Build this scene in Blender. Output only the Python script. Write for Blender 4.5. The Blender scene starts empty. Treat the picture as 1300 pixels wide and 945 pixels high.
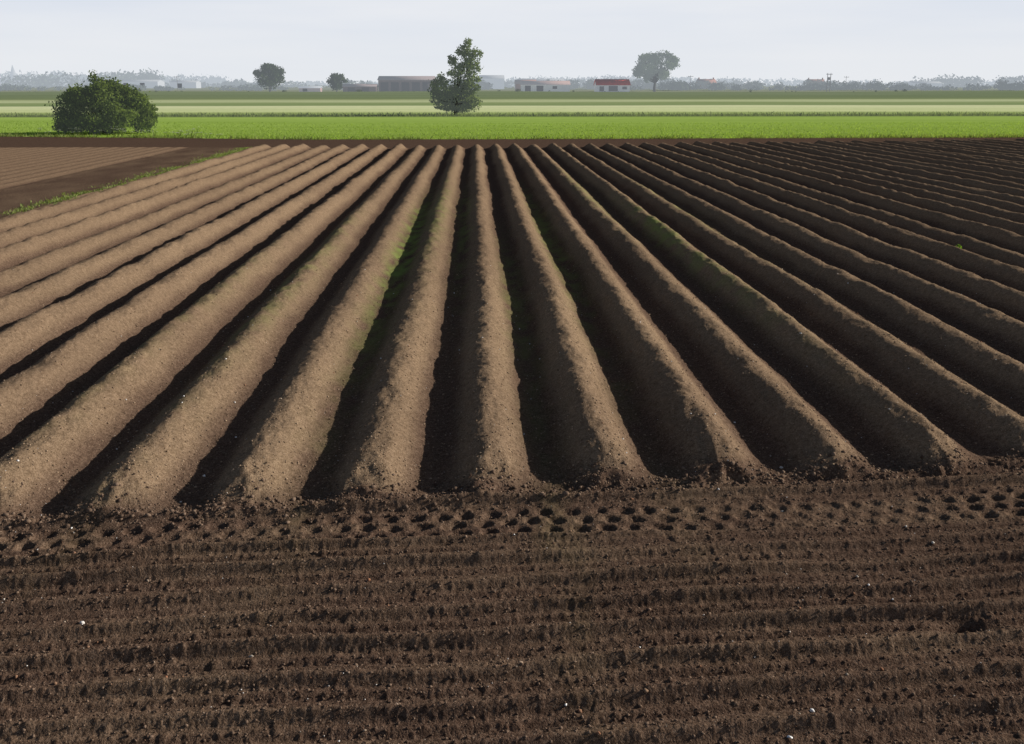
import bpy, math, random
import numpy as np
from mathutils import Vector
random.seed(5); rng=np.random.default_rng(7)
scene=bpy.context.scene

# ---------------------------------------------------------------- noise
def h2(ix,iy,seed):
    n=(ix.astype(np.int64)*374761393+iy.astype(np.int64)*668265263+seed*362437)&0xffffffff
    n=((n^(n>>13))*1274126177)&0xffffffff
    n=((n^(n>>15))*2246822519)&0xffffffff
    n=n^(n>>16)
    return (n&0xffffff)/float(0xffffff)
def vn(x,y,seed=0):
    ix=np.floor(x);iy=np.floor(y);fx=x-ix;fy=y-iy
    fx=fx*fx*(3-2*fx);fy=fy*fy*(3-2*fy)
    a=h2(ix,iy,seed);b=h2(ix+1,iy,seed);c=h2(ix,iy+1,seed);d=h2(ix+1,iy+1,seed)
    return (a+(b-a)*fx+(c-a)*fy+(a-b-c+d)*fx*fy)*2-1
def fbm(x,y,seed=0,o=3):
    s=0;a=1;t=0
    for i in range(o):
        s=s+a*vn(x*2**i+i*17.3,y*2**i-i*9.1,seed+i);t+=a;a*=.5
    return s/t
def clods(x,y,cell,seed,dens=.7):
    gx=x/cell;gy=y/cell;ix=np.floor(gx);iy=np.floor(gy);m=np.zeros_like(gx)
    for dx in(-1,0,1):
        for dy in(-1,0,1):
            jx=ix+dx;jy=iy+dy
            r1=h2(jx,jy,seed);r2=h2(jx,jy,seed+1);r3=h2(jx,jy,seed+2)
            r=.18+.42*r3*r3
            k=r3*7919%1
            d2=((gx-jx-r1)**2+(gy-jy-r2)**2)/(r*r)
            m=np.maximum(m,np.where(k<dens,np.sqrt(np.clip(1-d2,0,1))*r,0))
    return m*cell
def sst(a,b,x):
    t=np.clip((x-a)/(b-a),0,1);return t*t*(3-2*t)

# ---------------------------------------------------------------- field height
SP=.92; X0=.09
def far_end(x): return 49.2+.13*np.clip(x,0,60)-.03*np.clip(x,-30,0)
def soil_edge(x): return 57.5+.22*np.clip(-x-9,0,40)+.03*np.clip(x,0,80)
def field(x,y,full=True):
    xw=x+.030*vn(x*0+y*.22,x*0.35,3)+.022*vn(y*.9,x*.8,4)+.010*vn(y*2.7,x*1.3,7)
    i=np.round((xw-X0)/SP); t=(xw-X0)/SP-i
    hi=.232*(1+.14*(h2(i,i*0,21)-.5)*2)
    prof=(.5+.5*np.cos(2*np.pi*t))
    prof=prof**1.12
    yend=6.93+.11*x+.16*(h2(i,i*0,22)-.5)+.05*vn(x*6,y*0,5)+.03*vn(x*17,y*9,6)
    env=(.25*sst(-.05,.06,y-yend)+.75*sst(-.05,.42,y-yend))*(1-sst(-.6,.3,y-far_end(x)))
    side=sst(-10.9,-10.6,x)
    ridge=hi*prof*env*side
    z=ridge+ridge*(.11*fbm(x*1.3,y*.5,31,2)+.13*fbm(x*6,y*2.8,32,3))
    dry=side*sst(-.05,.12,y-yend)*(1-sst(-.5,.5,y-far_end(x)))
    lf=sst(0,.6,-13.6-x)
    z=z+lf*.09*(.5+.5*np.cos(2*np.pi*x/.62))*(1-sst(-1,1,y-50))
    # headland with tine rows
    hm=1-sst(-.15,.1,y-yend)
    yy=y-.07*x+.035*vn(x*.7,y*.5,41)+.012*vn(x*3,y*1.5,42)
    br=np.clip(.85+.40*vn(x*.8,yy*2.2,43),.25,2)
    ph=yy/.31
    rows=((.5+.5*np.cos(2*np.pi*ph))**1.5*.062+.012*np.cos(2*np.pi*yy/.103+.9*vn(x,yy*3,45)))*br
    w=yy-6.20+.05*vn(x*.6,x*0,49)
    wheel=sst(-.06,.04,w)*(1-sst(.44,.54,w))
    wy=w/.15+.13*vn(x*2.2,y*2,50); rowi=np.floor(wy)
    wx=x/.19+.5*(rowi%2)+.28*vn(x*1.9,rowi*3.3,46)+.11*vn(x*6,y*6,48)
    dd=((wx-np.floor(wx)-.5)/.38)**2+((wy-rowi-.5)/.42)**2+.30*vn(x*14,y*14,52)
    dim=-.038*np.clip(1-dd,0,1)**.8*np.clip(.75+.6*vn(x*1.3,y*1.7,47),.15,1.2)
    z=z+hm*(rows*(1-wheel)+dim*wheel)
    mound=np.exp(-((y-yend-.0)/.10)**2)*(.45+.55*prof)*side*np.clip(.7+.8*vn(x*3.1,y*2,53),0,1.4)
    z=z+mound*.045*(1+.5*vn(x*7,y*7,51))
    z=z-.06*np.exp(-(((x-2.75+.03*vn(y*9,x*9,57))/.12)**2+((y-5.0)/.08)**2))
    z=z+.010*fbm(x*.8,y*.8,61,3)
    rough=.42+.58*np.clip(hm*.55+mound*1.3+(1-dry)*.25,0,1)
    if full:
        patch=np.clip(.5+.9*fbm(x*.9,y*.9,88,2),0,1.3)
        z=z+(.06+.94*np.clip(mound*1.5,0,1))*patch*clods(x,y,.10,71,.20)*.5
        z=z+rough*clods(x,y,.05,74,.16)*.36
        z=z+(.70+.30*rough)*clods(x,y,.028,77,.85)*.40
        z=z+.003*fbm(x*34,y*34,81,2)+.0045*fbm(x*9,y*9,83,2)
    return z,dry,hm,prof*env*side,mound

# grid
NX,NY=1500,1150
u=np.linspace(-1,1,NX)
xs_n=u*4.1+.2; xs_f=u*39+4
v=np.linspace(0,1,NY)
Y0=3.3
k=((Y0*(57.5/Y0)**v)-Y0)/(57.5-Y0)
X=xs_n[None,:]*(1-k[:,None])+xs_f[None,:]*k[:,None]
E=soil_edge(X)
Y=Y0*(57.5/Y0)**v[:,None]*np.ones_like(X)
Y=Y*(1+(E/57.5-1)*sst(.75,1,v)[:,None])
Z,dry,hm,prof,mound=field(X,Y)

def grid_mesh(name,X,Y,Z):
    ny,nx=X.shape
    me=bpy.data.meshes.new(name)
    idx=np.arange(nx*ny).reshape(ny,nx)
    q=np.stack([idx[:-1,:-1],idx[:-1,1:],idx[1:,1:],idx[1:,:-1]],-1).reshape(-1,4).astype(np.int32)
    me.vertices.add(nx*ny)
    me.vertices.foreach_set('co',np.stack([X,Y,Z],-1).astype(np.float32).ravel())
    me.loops.add(q.size);me.loops.foreach_set('vertex_index',q.ravel())
    me.polygons.add(len(q));me.polygons.foreach_set('loop_start',np.arange(0,q.size,4,dtype=np.int32))
    me.polygons.foreach_set('use_smooth',np.ones(len(q),dtype=bool))
    me.update(calc_edges=True)
    return me
def quads_mesh(name,V,F=None,n=4,smooth=False):
    me=bpy.data.meshes.new(name)
    V=np.asarray(V,dtype=np.float32).reshape(-1,3)
    if F is None: F=np.arange(len(V),dtype=np.int32).reshape(-1,n)
    F=np.asarray(F,dtype=np.int32)
    me.vertices.add(len(V));me.vertices.foreach_set('co',V.ravel())
    me.loops.add(F.size);me.loops.foreach_set('vertex_index',F.ravel())
    me.polygons.add(len(F));me.polygons.foreach_set('loop_start',np.arange(0,F.size,F.shape[1],dtype=np.int32))
    if smooth: me.polygons.foreach_set('use_smooth',np.ones(len(F),dtype=bool))
    me.update(calc_edges=True)
    return me
def fattr(me,name,arr):
    a=me.attributes.new(name,'FLOAT','POINT');a.data.foreach_set('value',np.asarray(arr,dtype=np.float32).ravel())
def add(name,me,mat=None,parent=None):
    o=bpy.data.objects.new(name,me);scene.collection.objects.link(o)
    if mat and me: me.materials.append(mat)
    if parent: o.parent=parent
    return o
def empty(name,loc=(0,0,0)):
    o=bpy.data.objects.new(name,None);o.location=loc;scene.collection.objects.link(o);return o

# ---------------------------------------------------------------- material helpers
class NT:
    def __init__(s,name):
        s.m=bpy.data.materials.new(name);s.m.use_nodes=True;s.t=s.m.node_tree;s.t.nodes.clear()
        s.out=s.t.nodes.new('ShaderNodeOutputMaterial')
    def n(s,ty,**kw):
        nd=s.t.nodes.new(ty)
        for k_,v_ in kw.items(): setattr(nd,k_,v_)
        return nd
    def l(s,a,b): s.t.links.new(a,b)
    def noise(s,scale,detail=3,vec=None,rough=.5):
        nd=s.n('ShaderNodeTexNoise');nd.inputs['Scale'].default_value=scale;nd.inputs['Detail'].default_value=detail;nd.inputs['Roughness'].default_value=rough
        if vec: s.l(vec,nd.inputs['Vector'])
        return nd.outputs[0]
    def obj(s,sc=None):
        c=s.n('ShaderNodeTexCoord').outputs['Object']
        if sc:
            m=s.n('ShaderNodeMapping');m.inputs['Scale'].default_value=sc;s.l(c,m.inputs['Vector']);return m.outputs[0]
        return c
    def mix(s,f,a,b,blend='MIX'):
        m=s.n('ShaderNodeMix',data_type='RGBA',blend_type=blend)
        for inp,val in((m.inputs[0],f),(m.inputs[6],a),(m.inputs[7],b)):
            if hasattr(val,'links'): s.l(val,inp)
            elif isinstance(val,(int,float)): inp.default_value=val
            else: inp.default_value=(*val,1)
        return m.outputs[2]
    def rng(s,v,a,b,c=0,d=1):
        m=s.n('ShaderNodeMapRange');s.l(v,m.inputs[0])
        for i_,x_ in enumerate((a,b,c,d)): m.inputs[i_+1].default_value=x_
        return m.outputs[0]
    def attr(s,name):
        a=s.n('ShaderNodeAttribute');a.attribute_name=name;return a.outputs['Fac']
    def math(s,op,a,b=0):
        m=s.n('ShaderNodeMath',operation=op)
        for i_,x_ in enumerate((a,b)):
            if hasattr(x_,'links'): s.l(x_,m.inputs[i_])
            else: m.inputs[i_].default_value=x_
        return m.outputs[0]
    def bsdf(s,col,rough=1,spec=.1,bump=None,bd=.01,bs=1):
        p=s.n('ShaderNodeBsdfPrincipled')
        if hasattr(col,'links'): s.l(col,p.inputs['Base Color'])
        else: p.inputs['Base Color'].default_value=(*col,1)
        p.inputs['Roughness'].default_value=rough;p.inputs['Specular IOR Level'].default_value=spec
        return p.outputs[0]
    def diff(s,col,bump=None,bd=.01,bs=1):
        d=s.n('ShaderNodeBsdfDiffuse')
        if hasattr(col,'links'): s.l(col,d.inputs[0])
        else: d.inputs[0].default_value=(*col,1)
        if bump is not None:
            b=s.n('ShaderNodeBump');b.inputs['Distance'].default_value=bd;b.inputs['Strength'].default_value=bs
            s.l(bump,b.inputs['Height']);s.l(b.outputs[0],d.inputs['Normal'])
        return d.outputs[0]
    def haze(s,sh,f,col=(.62,.68,.75)):  # distance haze painted in as fixed emission mixed into the surface shader
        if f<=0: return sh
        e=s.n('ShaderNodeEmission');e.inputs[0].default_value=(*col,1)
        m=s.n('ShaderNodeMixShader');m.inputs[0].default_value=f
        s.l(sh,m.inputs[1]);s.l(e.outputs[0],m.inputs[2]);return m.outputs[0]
    def fin(s,sh): s.l(sh,s.out.inputs[0]);return s.m

# soil
s=NT('ploughed_soil')
o=s.obj()
n2=s.noise(22,3,o,.7);n3=s.noise(85,2,o,.7)
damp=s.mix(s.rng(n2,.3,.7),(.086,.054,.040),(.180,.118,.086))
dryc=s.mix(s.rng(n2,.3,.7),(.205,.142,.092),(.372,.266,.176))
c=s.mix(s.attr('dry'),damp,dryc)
c=s.mix(s.rng(n3,.45,.62,0,.62),c,s.mix(1.0,c,(.34,.31,.28),'MULTIPLY'))
c=s.mix(s.rng(n3,.40,.24,0,.6),c,(.42,.33,.24))
c=s.mix(s.attr('green'),c,(.22,.29,.075))
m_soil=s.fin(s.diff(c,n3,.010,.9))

soil_me=grid_mesh('ploughed_field',X,Y,Z)
GR=[(-1.28,19,.20,7,.80),(-.25,22,.17,7,.35),(1.45,20,.18,8,.42),(3.68,18.5,.18,5,.60),(3.0,28,.2,7,.35),(-2.75,16,.22,6,.30),(-3.7,13,.2,5,.20),(4.9,24,.2,8,.3),(.55,14,.17,6,.24),(-.85,24,.18,7,.32)]
G=np.zeros_like(X)
for gx,gy,sx,sy,a in GR: G=G+a*np.exp(-((X-gx)/sx)**2-((Y-gy)/sy)**2)
G*=np.clip(.65+1.3*fbm(X*7,Y*3,91,3),0,1.5)
strip=np.exp(-((X+10.9-.25*vn(Y*.3,Y*0,95))/.42)**2)*sst(20,36,Y)*(1-sst(49,50.5,Y))
G=np.maximum(G,strip*np.clip(.35+1.3*fbm(X*2,Y*.8,92,3),0,1)*.95)
G+=.5*sst(-.55,0,Y-soil_edge(X))*np.clip(fbm(X*2,Y*3,97,3)*2,0,1)
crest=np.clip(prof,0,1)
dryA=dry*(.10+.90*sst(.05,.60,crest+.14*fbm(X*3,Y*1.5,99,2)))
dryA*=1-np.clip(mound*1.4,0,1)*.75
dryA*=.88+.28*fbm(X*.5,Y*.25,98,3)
left=sst(0,.6,-13.6-X)*(1-sst(-1,1,Y-50))
dryA=np.maximum(dryA*np.where(X<-10.9,.15,1),left*(.22+.42*(.5+.5*np.cos(2*np.pi*X/.62))))
gap=sst(0,.4,-10.9-X)*(1-sst(-1,1,Y-50));dryA=np.maximum(dryA,gap*np.clip(.25+.4*fbm(X*1.5,Y*.7,94,3),0,1))
yyA=Y-.07*X
dryA=np.where(hm>.5,np.clip(.10+.10*np.cos(2*np.pi*yyA/.31)+.28*fbm(X*1.2,yyA*3,96,3),0,1),dryA)
dryA=np.clip(dryA-.08*sst(4,22,X),0,1)
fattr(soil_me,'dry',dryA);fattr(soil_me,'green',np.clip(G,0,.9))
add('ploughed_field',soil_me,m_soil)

# ---------------------------------------------------------------- clods and stones
t=(1+5**.5)/2
IV=np.array([(-1,t,0),(1,t,0),(-1,-t,0),(1,-t,0),(0,-1,t),(0,1,t),(0,-1,-t),(0,1,-t),(t,0,-1),(t,0,1),(-t,0,-1),(-t,0,1)])/math.sqrt(1+t*t)
IF=np.array([(0,11,5),(0,5,1),(0,1,7),(0,7,10),(0,10,11),(1,5,9),(5,11,4),(11,10,2),(10,7,6),(7,1,8),(3,9,4),(3,4,2),(3,2,6),(3,6,8),(3,8,9),(4,9,5),(2,4,11),(6,2,10),(8,6,7),(9,8,1)])
def scatter(name,x,y,r,mat,sink=.25,smooth=False):
    z=field(x,y)[0]; n=len(x)
    V=IV[None]*(1+.36*(rng.random((n,12,1))-.5)*2)
    sc=.65+.6*rng.random((n,1,3));sc[...,2]*=.8;V=V*sc*r[:,None,None]
    a=rng.random(n)*6.283;ca,sa=np.cos(a)[:,None],np.sin(a)[:,None]
    W=np.stack([V[...,0]*ca-V[...,1]*sa+x[:,None],V[...,0]*sa+V[...,1]*ca+y[:,None],V[...,2]+(z+r*sink)[:,None]],-1)
    F=(IF[None]+12*np.arange(n)[:,None,None]).reshape(-1,3)
    me=quads_mesh(name,W.reshape(-1,3),F,3,smooth)
    fattr(me,'v',np.repeat(rng.random(n),12));return add(name,me,mat)
def pts(n,y0,y1,pw=1):
    y=y0+(y1-y0)*rng.random(n)**pw; x=(rng.random(n)*2-1)*(1.0+y*.58)+.2;return x,y
s=NT('soil_clod');c=s.mix(s.attr('v'),(.085,.056,.042),(.24,.17,.125));m_clod=s.fin(s.diff(c))
x,y=pts(30000,3.5,7.1);r=.0025+.0085*rng.random(len(x))**4
x2=(rng.random(4200)*2-1)*5.2+.2;y2=6.93+.11*x2+rng.normal(size=4200)*.12-.0;r2=.004+.016*rng.random(4200)**3.5
scatter('soil_clods',np.concatenate([x,x2]),np.concatenate([y,y2]),np.concatenate([r,r2]),m_clod,.1)
s=NT('dry_clod');c=s.mix(s.attr('v'),(.12,.082,.056),(.40,.29,.20));m_dry=s.fin(s.diff(c))
x,y=pts(36000,7.1,18,1.5);scatter('dry_soil_crumbs',x,y,.003+.009*rng.random(len(x))**4,m_dry,.1)
s=NT('field_stone');r_=s.n('ShaderNodeValToRGB');s.l(s.attr('v'),r_.inputs[0])
for p_,cc in((.0,(.22,.17,.12)),(.4,(.32,.26,.20)),(.75,(.40,.34,.27)),(1,(.30,.15,.09))):
    if p_ in(0,1): e=r_.color_ramp.elements[int(p_)];
    else: e=r_.color_ramp.elements.new(p_)
    e.color=(*cc,1)
m_st=s.fin(s.diff(r_.outputs[0]))
x,y=pts(3600,3.5,16,1.2);scatter('field_stones',x,y,.0035+.010*rng.random(len(x))**7,m_st,.25,True)

# ---------------------------------------------------------------- far ground
rowsy=[(-60,-.35),(50,-.35),(56.5,-.2),(57.6,-.03),(70,-.02),(99,0),(101,-.25),(103,0),(150,0),(225,0),(250,.25),(285,.95),(300,1.05),(318,.9),(345,0),(600,0),(1200,0),(2500,0),(9000,0)]
xsb=np.concatenate([np.linspace(-9000,-400,8),np.linspace(-300,300,61),np.linspace(400,9000,8)])
XB,YB=np.meshgrid(xsb,[r[0] for r in rowsy]);ZB=np.array([r[1] for r in rowsy])[:,None]*np.ones_like(XB)
bk=(YB>240)&(YB<330);ZB=ZB+np.where(bk,.25*vn(XB*.02,YB*.01,5),0)
gm=grid_mesh('ground',XB,YB,ZB)
s=NT('farmland')
o=s.obj();sep=s.n('ShaderNodeSeparateXYZ');s.l(o,sep.inputs[0])
wob=s.noise(.02,3,o)
yv=s.math('ADD',sep.outputs[1],s.math('MULTIPLY',s.math('SUBTRACT',wob,.5),s.rng(sep.outputs[1],100,200,0,26)))
yv=s.math('ADD',yv,s.math('MULTIPLY',sep.outputs[0],s.rng(sep.outputs[1],105,150,0,-.05)))
fy=s.math('DIVIDE',yv,700)
R=s.n('ShaderNodeValToRGB');s.l(fy,R.inputs[0]);R.color_ramp.interpolation='LINEAR'
B=[(0,(.12,.082,.064)),(55,(.12,.082,.064)),(56,(.30,.43,.08)),(80,(.37,.53,.11)),(98,(.41,.57,.14)),(99,(.17,.22,.10)),(104,(.22,.29,.12)),(106,(.38,.50,.17)),(112,(.42,.53,.20)),(116,(.74,.82,.42)),(148,(.84,.88,.54)),(153,(.30,.39,.18)),(175,(.36,.44,.21)),(186,(.62,.68,.40)),(210,(.52,.58,.33)),(218,(.27,.33,.17)),(240,(.25,.31,.18)),(290,(.28,.34,.22)),(330,(.31,.36,.25)),(500,(.38,.42,.34))]  # bank and farthest stops paled, painting distance haze into the land colour
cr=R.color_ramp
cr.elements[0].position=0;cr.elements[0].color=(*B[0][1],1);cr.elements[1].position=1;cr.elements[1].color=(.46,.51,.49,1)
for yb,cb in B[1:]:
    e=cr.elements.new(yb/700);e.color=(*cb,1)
st=s.noise(1,4,s.obj((.015,.25,1)))
c=s.mix(s.rng(st,.38,.7,0,.45),R.outputs[0],s.mix(1.0,R.outputs[0],(.66,.70,.58),'MULTIPLY'))
c=s.mix(s.rng(s.noise(1,3,s.obj((.9,.9,1))),.35,.75,0,.25),c,s.mix(1.0,c,(.5,.55,.5),'MULTIPLY'))
m_land=s.fin(s.diff(c))
add('ground',gm,m_land)

# ---------------------------------------------------------------- foliage
def leafmat(name,dark,light,haze=0,tr=.35):
    s=NT(name)
    c=s.mix(s.attr('v'),dark,light)
    d=s.n('ShaderNodeBsdfDiffuse');s.l(c,d.inputs[0])
    if tr>0:
        T=s.n('ShaderNodeBsdfTranslucent');s.l(s.mix(1.0,c,(1.15,1.2,.5),'MULTIPLY'),T.inputs[0])
        m=s.n('ShaderNodeMixShader');m.inputs[0].default_value=tr;s.l(d.outputs[0],m.inputs[1]);s.l(T.outputs[0],m.inputs[2])
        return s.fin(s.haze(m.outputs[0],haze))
    return s.fin(s.haze(d.outputs[0],haze))
def foliage(name,cl,n,size,mat,parent=None,zmin=.05,fill=.45):
    cl=np.array(cl,float);w=(cl[:,3]*cl[:,4]*cl[:,5])**(2/3);w/=w.sum()
    ci=rng.choice(len(cl),n,p=w)
    d=rng.normal(size=(n,3));d/=np.linalg.norm(d,axis=1)[:,None]
    lump=1+.22*np.sin(d[:,0]*5+ci*1.7)*np.sin(d[:,1]*5+ci)+.15*np.sin(d[:,2]*7+ci*2.3)
    r=(fill+(1-fill)*rng.random(n)**.6)*lump*(1+.16*rng.normal(size=n)*(rng.random(n)<.3))
    P=cl[ci,:3]+d*r[:,None]*cl[ci,3:6]
    k_=P[:,2]>zmin;P=P[k_];d=d[k_];ci=ci[k_];n=len(P)
    nr=d*.7+rng.normal(size=(n,3))*.8;nr/=np.linalg.norm(nr,axis=1)[:,None]
    a=np.cross(nr,rng.normal(size=(n,3)));a/=np.linalg.norm(a,axis=1)[:,None];b=np.cross(nr,a)
    sz=size*(.6+.8*rng.random((n,1)));a=a*sz;b=b*sz*.55
    V=np.stack([P-a,P-b*1.0,P+a,P+b],1)
    me=quads_mesh(name,V)
    cv=rng.random(len(cl))
    val=np.clip(.35*cv[ci]+.65*rng.random(n),0,1)
    fattr(me,'v',np.repeat(val,4));return add(name,me,mat,parent)
def tube(V,F,p0,p1,r0,r1,seg=7,bend=.0):
    p0=np.array(p0,float);p1=np.array(p1,float);ax=p1-p0;L=np.linalg.norm(ax);ax/=L
    s_=np.cross(ax,[.3,.9,.1]);s_/=np.linalg.norm(s_);q=np.cross(ax,s_);K=5;base=len(V)
    off=rng.normal(size=3)*bend*L
    for i in range(K+1):
        t_=i/K;c_=p0+(p1-p0)*t_+off*math.sin(t_*math.pi);r=r0+(r1-r0)*t_
        for j in range(seg):
            an=j/seg*2*math.pi;V.append(c_+r*(math.cos(an)*s_+math.sin(an)*q))
    for i in range(K):
        for j in range(seg):
            F.append((base+i*seg+j,base+i*seg+(j+1)%seg,base+(i+1)*seg+(j+1)%seg,base+(i+1)*seg+j))
def barkmat(name,col,haze=0):
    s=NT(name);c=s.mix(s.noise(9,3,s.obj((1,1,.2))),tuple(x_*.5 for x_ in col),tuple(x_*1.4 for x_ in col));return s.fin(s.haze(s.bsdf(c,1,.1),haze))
def tree(name,loc,cl,n,leaf,mat,bark,trunk_r,fork,fill=.45,zmin=.05,sub=0):
    E_=empty(name,loc)
    V=[];F=[]
    lean=rng.normal(size=2)*.1
    top=(lean[0],lean[1],fork)
    tube(V,F,(0,0,-.3),top,trunk_r*1.2,trunk_r*.8,9,.03)
    for c_ in cl:
        if c_[2]>fork*.7:
            mid=(c_[0]*.45,c_[1]*.45,fork+(c_[2]-fork)*.5)
            tube(V,F,top,mid,trunk_r*.5,trunk_r*.3,6,.05)
            tube(V,F,mid,c_[:3],trunk_r*.3,trunk_r*.08,5,.06)
            for q_ in range(3):
                d_=rng.normal(size=3);d_/=np.linalg.norm(d_);tube(V,F,c_[:3],(c_[0]+d_[0]*c_[3]*.8,c_[1]+d_[1]*c_[4]*.8,c_[2]+abs(d_[2])*c_[5]*.8),trunk_r*.10,trunk_r*.03,4,.05)
    add('trunk_and_limbs',quads_mesh('trunk',V,F,4,True),bark,E_)
    cc=[]
    for c_ in cl:
        cc.append(c_)
        for q_ in range(sub):
            d_=rng.normal(size=3);d_/=np.linalg.norm(d_);g=.35+.25*rng.random()
            cc.append((c_[0]+d_[0]*c_[3]*.9,c_[1]+d_[1]*c_[4]*.9,c_[2]+d_[2]*c_[5]*.9,c_[3]*g,c_[4]*g,c_[5]*g))
    foliage('foliage',cc,n,leaf,mat,E_,zmin,fill);return E_

bark=barkmat('bark',(.10,.08,.06));barkh=barkmat('bark_far',(.08,.07,.06),.22)
cl=[(1.35,0,6.85,.45,.6,.7),(.8,.3,6.3,.65,.8,.7),(2.1,-.2,6.0,.6,.8,.7),(1.4,-.2,5.6,.8,.8,.7),(-.1,0,5.3,.55,.8,.6),(2.0,.4,4.8,.75,1.0,.7),(.9,0,4.7,.8,.9,.7),(.2,-.5,4.1,.8,1.0,.7),(1.6,0,3.8,.9,1,.7),(-1.3,0,3.45,.65,.9,.6),(-2.1,.3,2.7,.6,.8,.7),(-1.1,-.5,2.5,.8,1.1,.8),(.3,.2,2.9,.9,1.1,.9),(1.6,0,2.7,.9,1,.8),(-1.9,0,1.6,.75,.9,.8),(-.6,.3,1.2,1.0,1.1,.9),(.7,.3,1.5,1.0,1.1,.9),(1.6,-.2,1.3,.8,1.0,.9),(-.3,0,.7,1.6,1.1,.5),(1.0,0,.7,1.3,1.1,.5),(-.2,-.5,2.0,1.1,.8,.9)]
m1=leafmat('ash_leaves',(.055,.088,.026),(.24,.30,.09),.07,.42)
tree('field_tree',(-2.0,105,0),cl,13500,.11,m1,bark,.17,1.0,.25,.1,3)
cl=[]
for i in range(46):
    a=random.random()*6.283;e=random.random()
    ph=math.asin(e);R1=2.75
    cl.append((R1*math.cos(a)*math.cos(ph)*1.0,R1*.85*math.sin(a)*math.cos(ph),.55+2.25*math.sin(ph),.40+.5*random.random(),.6,.30+.45*random.random()))
cl+=[(0,0,1.5,2.4,2.1,1.5),(-.5,0,3.35,.30,.4,.5),(-.2,.2,3.05,.5,.5,.4),(1.9,0,2.2,.7,.7,.5),(-2.3,0,1.7,.8,.8,.7),(-2.5,-.3,.5,.7,.7,.5),(2.5,-.3,.5,.7,.7,.5),(.6,-1.8,.5,1.5,.7,.5),(-1.0,-1.8,.5,1.5,.7,.5)]
m2=leafmat('hawthorn_leaves',(.050,.082,.024),(.23,.30,.075),.03,.45)
E_=empty('hawthorn_bush',(-23.6,66,0))
V=[];F=[]
for i in range(9):
    a=i*.7;tube(V,F,(.2*math.cos(a),.2*math.sin(a),-.1),(1.6*math.cos(a),1.5*math.sin(a),1.5+.8*random.random()),.07,.02,6,.06)
add('stems',quads_mesh('stems',V,F,4,True),bark,E_)
foliage('foliage',cl,27000,.085,m2,E_,.03,.5)
m3=leafmat('tree_leaves_far',(.025,.045,.025),(.09,.13,.055),.18,.3)
def crown(cz,rx,rz,n,rs,low=-.45):
    out=[];g_=np.random.default_rng(n*31)
    while len(out)<n:
        d=g_.normal(size=3);d/=np.linalg.norm(d)
        if d[2]<low: continue
        g=rs*(.7+.6*g_.random());f=.75+.25*g_.random()
        out.append((d[0]*(rx-g*.8)*f,d[1]*(rx-g*.8)*f,cz+d[2]*(rz-g*.6)*f,g,g,g*.8))
    return out
tree('oak_tree',(79.5,450,0),crown(9.6,11.2,8.5,34,2.3,-.5)+[(0,0,9.5,4,4,4)],7500,.45,leafmat('oak_leaves',(.04,.065,.035),(.13,.18,.08),.31,.3),barkh,.6,3.8,.3,1.8,1)
tree('round_tree',(-85,430,0),crown(5.9,7.2,5.8,18,2.1,-.7)+[(0,0,5.6,5,4,4.4)],5500,.4,m3,barkh,.4,2.0,.45,.5,1)
tree('round_tree.001',(-60,450,0),crown(4.0,4.9,4.0,12,1.6,-.7)+[(0,0,3.8,3.2,3,3)],3000,.36,m3,barkh,.3,1.4,.45,.4,1)

def treeline(name,y0,y1,xr,n,hf,leafn,leaf,haze,dark=(.03,.05,.035),light=(.08,.11,.06),z0=0):
    cl=[]
    for i in range(n):
        x_=xr[0]+(xr[1]-xr[0])*random.random();y_=y0+(y1-y0)*random.random();h=hf(x_,y_)*(.6+.55*random.random())
        w_=h*(.55+.6*random.random());cl.append((x_,y_,z0+h*.42,w_,w_,h*.52))
    foliage(name,cl,leafn,leaf,leafmat(name+'_leaves',dark,light,haze,0),None,.2,.5)
def hA(x,y): return 7.5+(5.5 if x<-330 else 0)+2.5*math.sin(x*.013)+1.5*math.sin(x*.05)+(3 if x>440 else 0)
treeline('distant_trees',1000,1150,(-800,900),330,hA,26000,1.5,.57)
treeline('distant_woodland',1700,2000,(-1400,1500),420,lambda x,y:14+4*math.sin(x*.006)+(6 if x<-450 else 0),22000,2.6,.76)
treeline('hedgerow',520,560,(75,330),110,lambda x,y:3.6+1.3*math.sin(x*.07),8000,.6,.34)
treeline('hedgerow',500,540,(-300,-90),70,lambda x,y:2.6+.8*math.sin(x*.1),5000,.5,.38)
treeline('garden_trees',600,680,(-80,130),26,lambda x,y:6.5,5000,.8,.43)
treeline('garden_trees',560,700,(150,310),22,lambda x,y:5.5,4500,.7,.40)
treeline('bank_scrub',292,306,(-180,190),60,lambda x,y:.55+.35*math.sin(x*.11),5000,.10,.12,(.06,.08,.04),(.16,.19,.09),.9)

# ---------------------------------------------------------------- buildings
def flat(name,col,haze=0,rough=.8,sc=(1,1,1)):
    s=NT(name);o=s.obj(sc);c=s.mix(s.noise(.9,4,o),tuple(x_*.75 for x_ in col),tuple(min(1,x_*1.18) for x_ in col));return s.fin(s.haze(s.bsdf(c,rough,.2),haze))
BF=[(0,3,2,1),(4,5,6,7),(0,1,5,4),(1,2,6,5),(2,3,7,6),(3,0,4,7)]
def box(name,x0,x1,y0,y1,z0,z1,mat,par):
    V=[(x0,y0,z0),(x1,y0,z0),(x1,y1,z0),(x0,y1,z0),(x0,y0,z1),(x1,y0,z1),(x1,y1,z1),(x0,y1,z1)]
    return add(name,quads_mesh(name,V,BF),mat,par)
def slab(name,a,b,c,d,th,mat,par):
    V=[a,b,c,d]+[(p[0],p[1],p[2]+th) for p in(a,b,c,d)]
    return add(name,quads_mesh(name,V,BF),mat,par)
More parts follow.
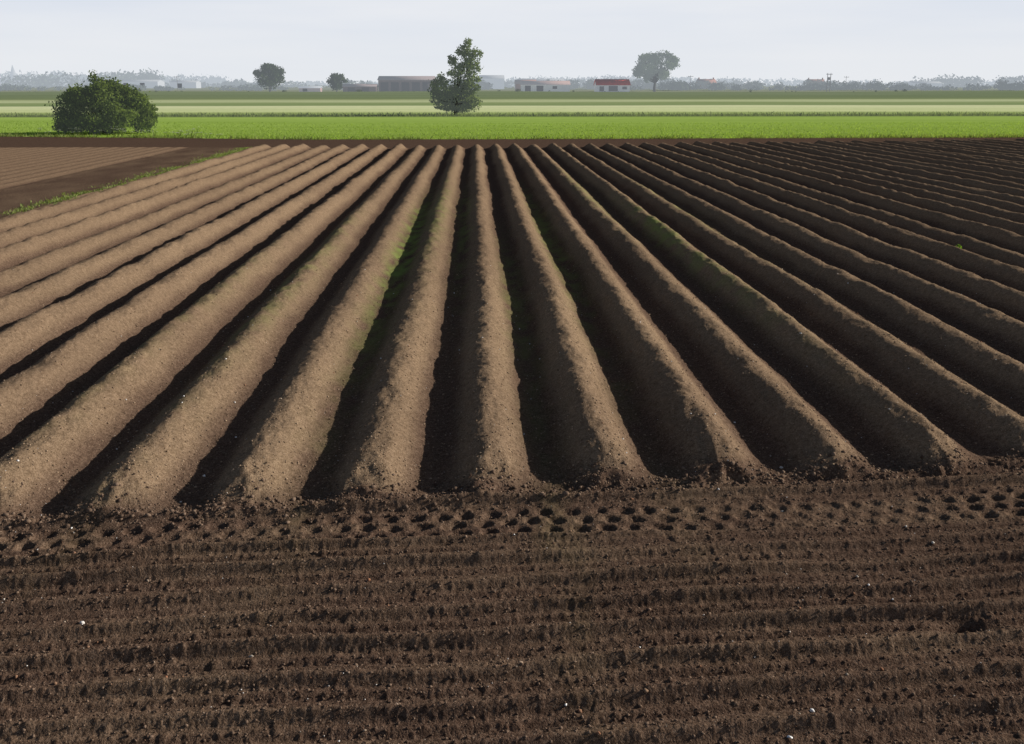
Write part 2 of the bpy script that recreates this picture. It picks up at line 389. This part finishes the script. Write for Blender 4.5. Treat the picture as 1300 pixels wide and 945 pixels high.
def building(name,loc,w,dp,eave,ridge,wall,roof,dark,openings=(),chim=False,rot=0,win=None):
    E_=empty(name,loc);E_.rotation_euler[2]=math.radians(rot);h=w/2;g=dp/2
    V=[(-h,-g,-.2),(h,-g,-.2),(h,g,-.2),(-h,g,-.2),(-h,-g,eave),(h,-g,eave),(h,g,eave),(-h,g,eave),(-h,0,ridge-.12),(h,0,ridge-.12)]
    me=bpy.data.meshes.new('walls');me.from_pydata([tuple(map(float,q)) for q in V],[],[(0,1,5,4),(2,3,7,6),(1,2,6,9,5),(3,0,4,8,7)]);add('walls',me,wall,E_)
    ov=.35
    sl=(ridge-eave)/g
    slab('roof_front',(-h-ov,-g-ov,eave-sl*ov+.02),(h+ov,-g-ov,eave-sl*ov+.02),(h+ov,0,ridge),(-h-ov,0,ridge),.15,roof,E_)
    slab('roof_back',(-h-ov,0.002,ridge),(h+ov,0.002,ridge),(h+ov,g+ov,eave-sl*ov+.02),(-h-ov,g+ov,eave-sl*ov+.02),.15,roof,E_)
    for i,(a,b,z0,z1) in enumerate(openings): box('opening_%d'%i,a,b,-g-.06,-g+.05,z0,z1,dark,E_)
    for i,(a,b,z0,z1) in enumerate(win or ()):
        box('window_%d'%i,a,b,-g-.08,-g+.05,z0,z1,dark,E_)
    if chim:
        for sx in(-1,1): box('chimney',sx*(h-1)-.4,sx*(h-1)+.4,-.4,.4,ridge-.6,ridge+1.2,wall,E_)
    return E_
dk=flat('dark_opening',(.06,.05,.055),.22)
brown=flat('brown_cladding',(.22,.155,.15),.22);brroof=flat('brown_sheet_roof',(.27,.21,.21),.28)
white=flat('white_render',(.80,.77,.72),.30);redr=flat('red_roof',(.90,.12,.10),.14);pink=flat('weathered_red_roof',(.38,.24,.21),.34);brick=flat('brick',(.34,.15,.10),.28);pale=flat('pale_sheet',(.42,.43,.45),.6);tile=flat('tile_roof',(.34,.16,.12),.34);grey=flat('grey_roof',(.30,.31,.33),.55)
building('brown_barn',(-29.3,450,0),23.8,15,4.9,6.5,brown,brroof,dk,[(-11+i*4.5,-7.6+i*4.5,.2,4.0) for i in range(5)])
building('low_barn',(-48.8,442,0),14,8,2.2,3.2,brown,brroof,dk,[(-5,-2,.2,1.9),(1,4,.2,1.9)])
building('low_barn.001',(-70,442,0),9,6,1.6,2.2,pink,pale,dk,[(-3,-1,.2,1.4)])
building('farm_shed',(31,450,0),21,9,3.0,4.5,white,pink,dk,[(-9,-6.5,.2,2.6),(-4,-1,.2,2.6),(3,5,1.2,2.4)])
building('brick_barn',(23,462,0),9,8,3.4,5.0,brick,tile,dk,[(-2,1,.2,2.8)])
building('red_roof_barn',(60.5,450,0),14.5,9,2.9,5.2,white,redr,dk,[(-6,-4,.2,2.3),(-2,2,.2,2.5),(4,6,1,2.2)])
building('pale_warehouse',(12,720,0),17,30,7,9.3,pale,grey,dk,[(-5,-1,.2,4)])
building('brick_house',(168,740,0),13,8,4.0,6.8,brick,tile,dk,[(-.6,.6,.2,2.2)],True,8,[(-5,-3.6,1,2.4),(3.6,5,1,2.4),(-5,-3.6,3.0,3.9),(3.6,5,3.0,3.9)])
building('brick_house.001',(255,760,0),12,8,4.0,6.8,brick,tile,dk,[(-.6,.6,.2,2.2)],True,-12,[(-5,-3.6,1,2.4),(3.6,5,1,2.4),(-5,-3.6,3.0,3.9),(3.6,5,3.0,3.9)])
building('pale_warehouse.001',(-288,900,0),34,20,5.5,7.0,pale,grey,dk,[(-12,-8,.2,4.5),(2,6,.2,4.5)])
building('pale_warehouse.002',(-250,900,0),22,16,5.0,6.3,pale,grey,dk,[(-5,-1,.2,4)])
building('pale_warehouse.003',(58,900,0),40,20,6,8,pale,grey,dk,[(-5,-1,.2,4)])
building('farm_shed.001',(400,900,0),26,14,4.2,5.6,pale,grey,dk,[(-5,-1,.2,4)])
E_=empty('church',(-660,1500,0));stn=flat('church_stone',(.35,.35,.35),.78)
box('tower',-3,3,-3,3,0,19,stn,E_)
add('spire',quads_mesh('spire',[(-2.6,-2.6,19),(2.6,-2.6,19),(2.6,2.6,19),(-2.6,2.6,19),(0,0,31)],[(0,1,4),(1,2,4),(2,3,4),(3,0,4)],3),stn,E_)
box('nave',3.02,24,-4,4,0,9,stn,E_)
wood=flat('pole_wood',(.12,.10,.09),.25)
def pole(name,loc,H,twin=False,r=.12):
    E_=empty(name,loc)
    for j,dx in enumerate((-.7,.7) if twin else (0,)):
        V=[];F=[];tube(V,F,(dx,0,-.2),(dx,0,H),r,r*.75,8);add('pole_%d'%j,quads_mesh('pole',V,F,4,True),wood,E_)
    box('crossarm',-1.4,1.4,-r-.12,-r-.002,H-.7,H-.5,wood,E_)
    for j in(-1.2,0,1.2):
        V=[];F=[];tube(V,F,(j,-r-.06,H-.498),(j,-r-.06,H-.2),.06,.04,6);add('insulator',quads_mesh('ins',V,F,4,True),wood,E_)
    if twin: box('transformer',-.5,.5,-.35,.35,H-3,H-1.8,wood,E_)
pole('utility_pole',(157,450,0),8.0,True,.18)
for i,(px,py) in enumerate([(110,520),(205,560),(-160,560),(335,640)]): pole('utility_pole',(px,py,0),7.6)

# ---------------------------------------------------------------- grasses and weeds
def blades(name,x,y,z,h,mat,wd=.02):
    n=len(x);a=rng.random(n)*6.283;l=rng.normal(size=(n,2))*.35*h[:,None]
    w=wd*(.6+.8*rng.random(n))
    dx=np.cos(a)*w;dy=np.sin(a)*w
    V=np.stack([np.stack([x-dx,y-dy,z],-1),np.stack([x+dx,y+dy,z],-1),np.stack([x+dx*.7+l[:,0]*.4,y+dy*.7+l[:,1]*.4,z+h*.6],-1),np.stack([x+l[:,0],y+l[:,1],z+h],-1)],1)
    me=quads_mesh(name,V);fattr(me,'v',np.repeat(rng.random(n),4));return add(name,me,mat)
m_gr=leafmat('grass_blades',(.13,.17,.06),(.36,.42,.16),0,.4)
m_crop=leafmat('cereal_blades',(.24,.35,.07),(.42,.56,.15),0,.4)
n=14000;x=-40+85*rng.random(n);y=soil_edge(x)+rng.normal(size=n)*.22+.1
keep=fbm(x*.6,x*0,101,3)+rng.random(n)*.7>.1;x=x[keep];y=y[keep]
blades('verge_grass',x,y,x*0-.03,.06+.22*rng.random(len(x))**2,m_gr,.018)
n=40000;x=-45+95*rng.random(n);y=soil_edge(x)+.3+24*rng.random(n)**1.5
blades('cereal_crop',x,y,x*0-.03,.05+.05*rng.random(n),m_crop,.025)
n=6000;y=24+26*rng.random(n);x=-10.9+.25*vn(y*.3,y*0,95)+rng.normal(size=n)*.28
keep=fbm(x*2,y*.8,92,3)+.25*rng.random(n)>.0;x=x[keep];y=y[keep]
blades('weed_strip',x,y,field(x,y,False)[0]-.01,.03+.06*rng.random(len(x)),m_gr,.02)
n=9000;x=-60+125*rng.random(n);y=99+6*rng.random(n);blades('ditch_grass',x,y,x*0-.1,.15+.35*rng.random(n)**2,leafmat('ditch_grass_blades',(.10,.13,.05),(.25,.30,.12),.05),.04)
E_=empty('cow_parsley_plants',(0,0,0));V=[];F=[];fl=[]
m_fl=flat('parsley_flower',(.55,.58,.42))
for i in range(34):
    x_=random.choice([random.uniform(-20,-16),random.uniform(-27,-13)]);y_=float(soil_edge(np.array(x_)))+random.uniform(.3,2.5);h_=random.uniform(.25,.6)
    for k_ in range(3):
        tx,ty,tz=x_+random.uniform(-.25,.25),y_+random.uniform(-.2,.2),h_*random.uniform(.7,1)
        tube(V,F,(x_,y_,-.03),(tx,ty,tz),.012,.006,4,.03)
        for q in range(6):
            a=random.random()*6.28;rr=.09*random.random()**.5;fl.append([(tx+rr*math.cos(a)+sx*.014,ty+rr*math.sin(a)+sy*.014,tz+.01*random.random()+sy*.006) for sx,sy in((-1,-1),(1,-1),(1,1),(-1,1))])
add('stems',quads_mesh('st',V,F,4),m_gr,E_);add('flower_heads',quads_mesh('fl',np.array(fl)),m_fl,E_)
wx_,wy_=8.55,17.2;z_=float(field(np.array([wx_]),np.array([wy_]))[0][0])
foliage('seedling_weed',[(wx_,wy_,z_+.05,.05,.05,.06)],40,.022,leafmat('seedling_leaves',(.15,.28,.04),(.28,.45,.07)),None,0)

# ---------------------------------------------------------------- light
EL=math.radians(21.5);AZ=math.radians(76)
sv=Vector((math.sin(AZ)*math.cos(EL),math.cos(AZ)*math.cos(EL),math.sin(EL)))
L=bpy.data.lights.new('sun','SUN');L.energy=5.0;L.angle=math.radians(.6);L.color=(1,.93,.82)
so=bpy.data.objects.new('sun',L);so.rotation_euler=sv.to_track_quat('Z','Y').to_euler();so.location=(30,20,40);scene.collection.objects.link(so)
W=bpy.data.worlds.new('World');scene.world=W;W.use_nodes=True;t_=W.node_tree;t_.nodes.clear()
out=t_.nodes.new('ShaderNodeOutputWorld');bg=t_.nodes.new('ShaderNodeBackground');sk=t_.nodes.new('ShaderNodeTexSky')
sk.sky_type='NISHITA';sk.sun_disc=False;sk.sun_elevation=EL;sk.sun_rotation=AZ;sk.air_density=1;sk.dust_density=1.5;sk.ozone_density=1
SS=.055
tc=t_.nodes.new('ShaderNodeTexCoord');sp=t_.nodes.new('ShaderNodeSeparateXYZ');t_.links.new(tc.outputs['Generated'],sp.inputs[0])
mr=t_.nodes.new('ShaderNodeMapRange');t_.links.new(sp.outputs[2],mr.inputs[0]);mr.inputs[1].default_value=.08;mr.inputs[2].default_value=.22;mr.inputs[3].default_value=.98;mr.inputs[4].default_value=.0;mr.interpolation_type='SMOOTHSTEP'
mp=t_.nodes.new('ShaderNodeMapping');mp.inputs['Scale'].default_value=(1.6,1.6,16);t_.links.new(tc.outputs['Generated'],mp.inputs[0])
nz=t_.nodes.new('ShaderNodeTexNoise');nz.inputs['Scale'].default_value=1.4;nz.inputs['Detail'].default_value=4;t_.links.new(mp.outputs[0],nz.inputs[0])
cr=t_.nodes.new('ShaderNodeValToRGB');t_.links.new(nz.outputs[0],cr.inputs[0])
cr.color_ramp.elements[0].position=.3;cr.color_ramp.elements[0].color=(.70,.755,.85,1);cr.color_ramp.elements[1].position=.72;cr.color_ramp.elements[1].color=(.83,.85,.89,1)
hz=t_.nodes.new('ShaderNodeMapRange');t_.links.new(sp.outputs[2],hz.inputs[0]);hz.inputs[1].default_value=0;hz.inputs[2].default_value=.065;hz.inputs[3].default_value=.8;hz.inputs[4].default_value=0
hm_=t_.nodes.new('ShaderNodeMix');hm_.data_type='RGBA';t_.links.new(hz.outputs[0],hm_.inputs[0]);t_.links.new(cr.outputs[0],hm_.inputs[6]);hm_.inputs[7].default_value=(.83,.85,.875,1)
vm=t_.nodes.new('ShaderNodeVectorMath');vm.operation='SCALE';vm.inputs['Scale'].default_value=1/SS;t_.links.new(hm_.outputs[2],vm.inputs[0])
mx=t_.nodes.new('ShaderNodeMix');mx.data_type='RGBA';t_.links.new(mr.outputs[0],mx.inputs[0]);t_.links.new(sk.outputs[0],mx.inputs[6]);t_.links.new(vm.outputs[0],mx.inputs[7])
t_.links.new(mx.outputs[2],bg.inputs[0]);bg.inputs[1].default_value=SS;t_.links.new(bg.outputs[0],out.inputs[0])

# ---------------------------------------------------------------- camera
cam=bpy.data.cameras.new('camera');co=bpy.data.objects.new('camera',cam);scene.collection.objects.link(co)
cam.lens=35;cam.sensor_width=36;cam.clip_end=20000;cam.clip_start=.05;cam.shift_y=-45/1300
co.location=(0,0,3);co.rotation_euler=(math.radians(90-14.2),0,math.radians(-2.1))
scene.camera=co
scene.view_settings.view_transform='Standard';scene.view_settings.look='None';scene.view_settings.exposure=0
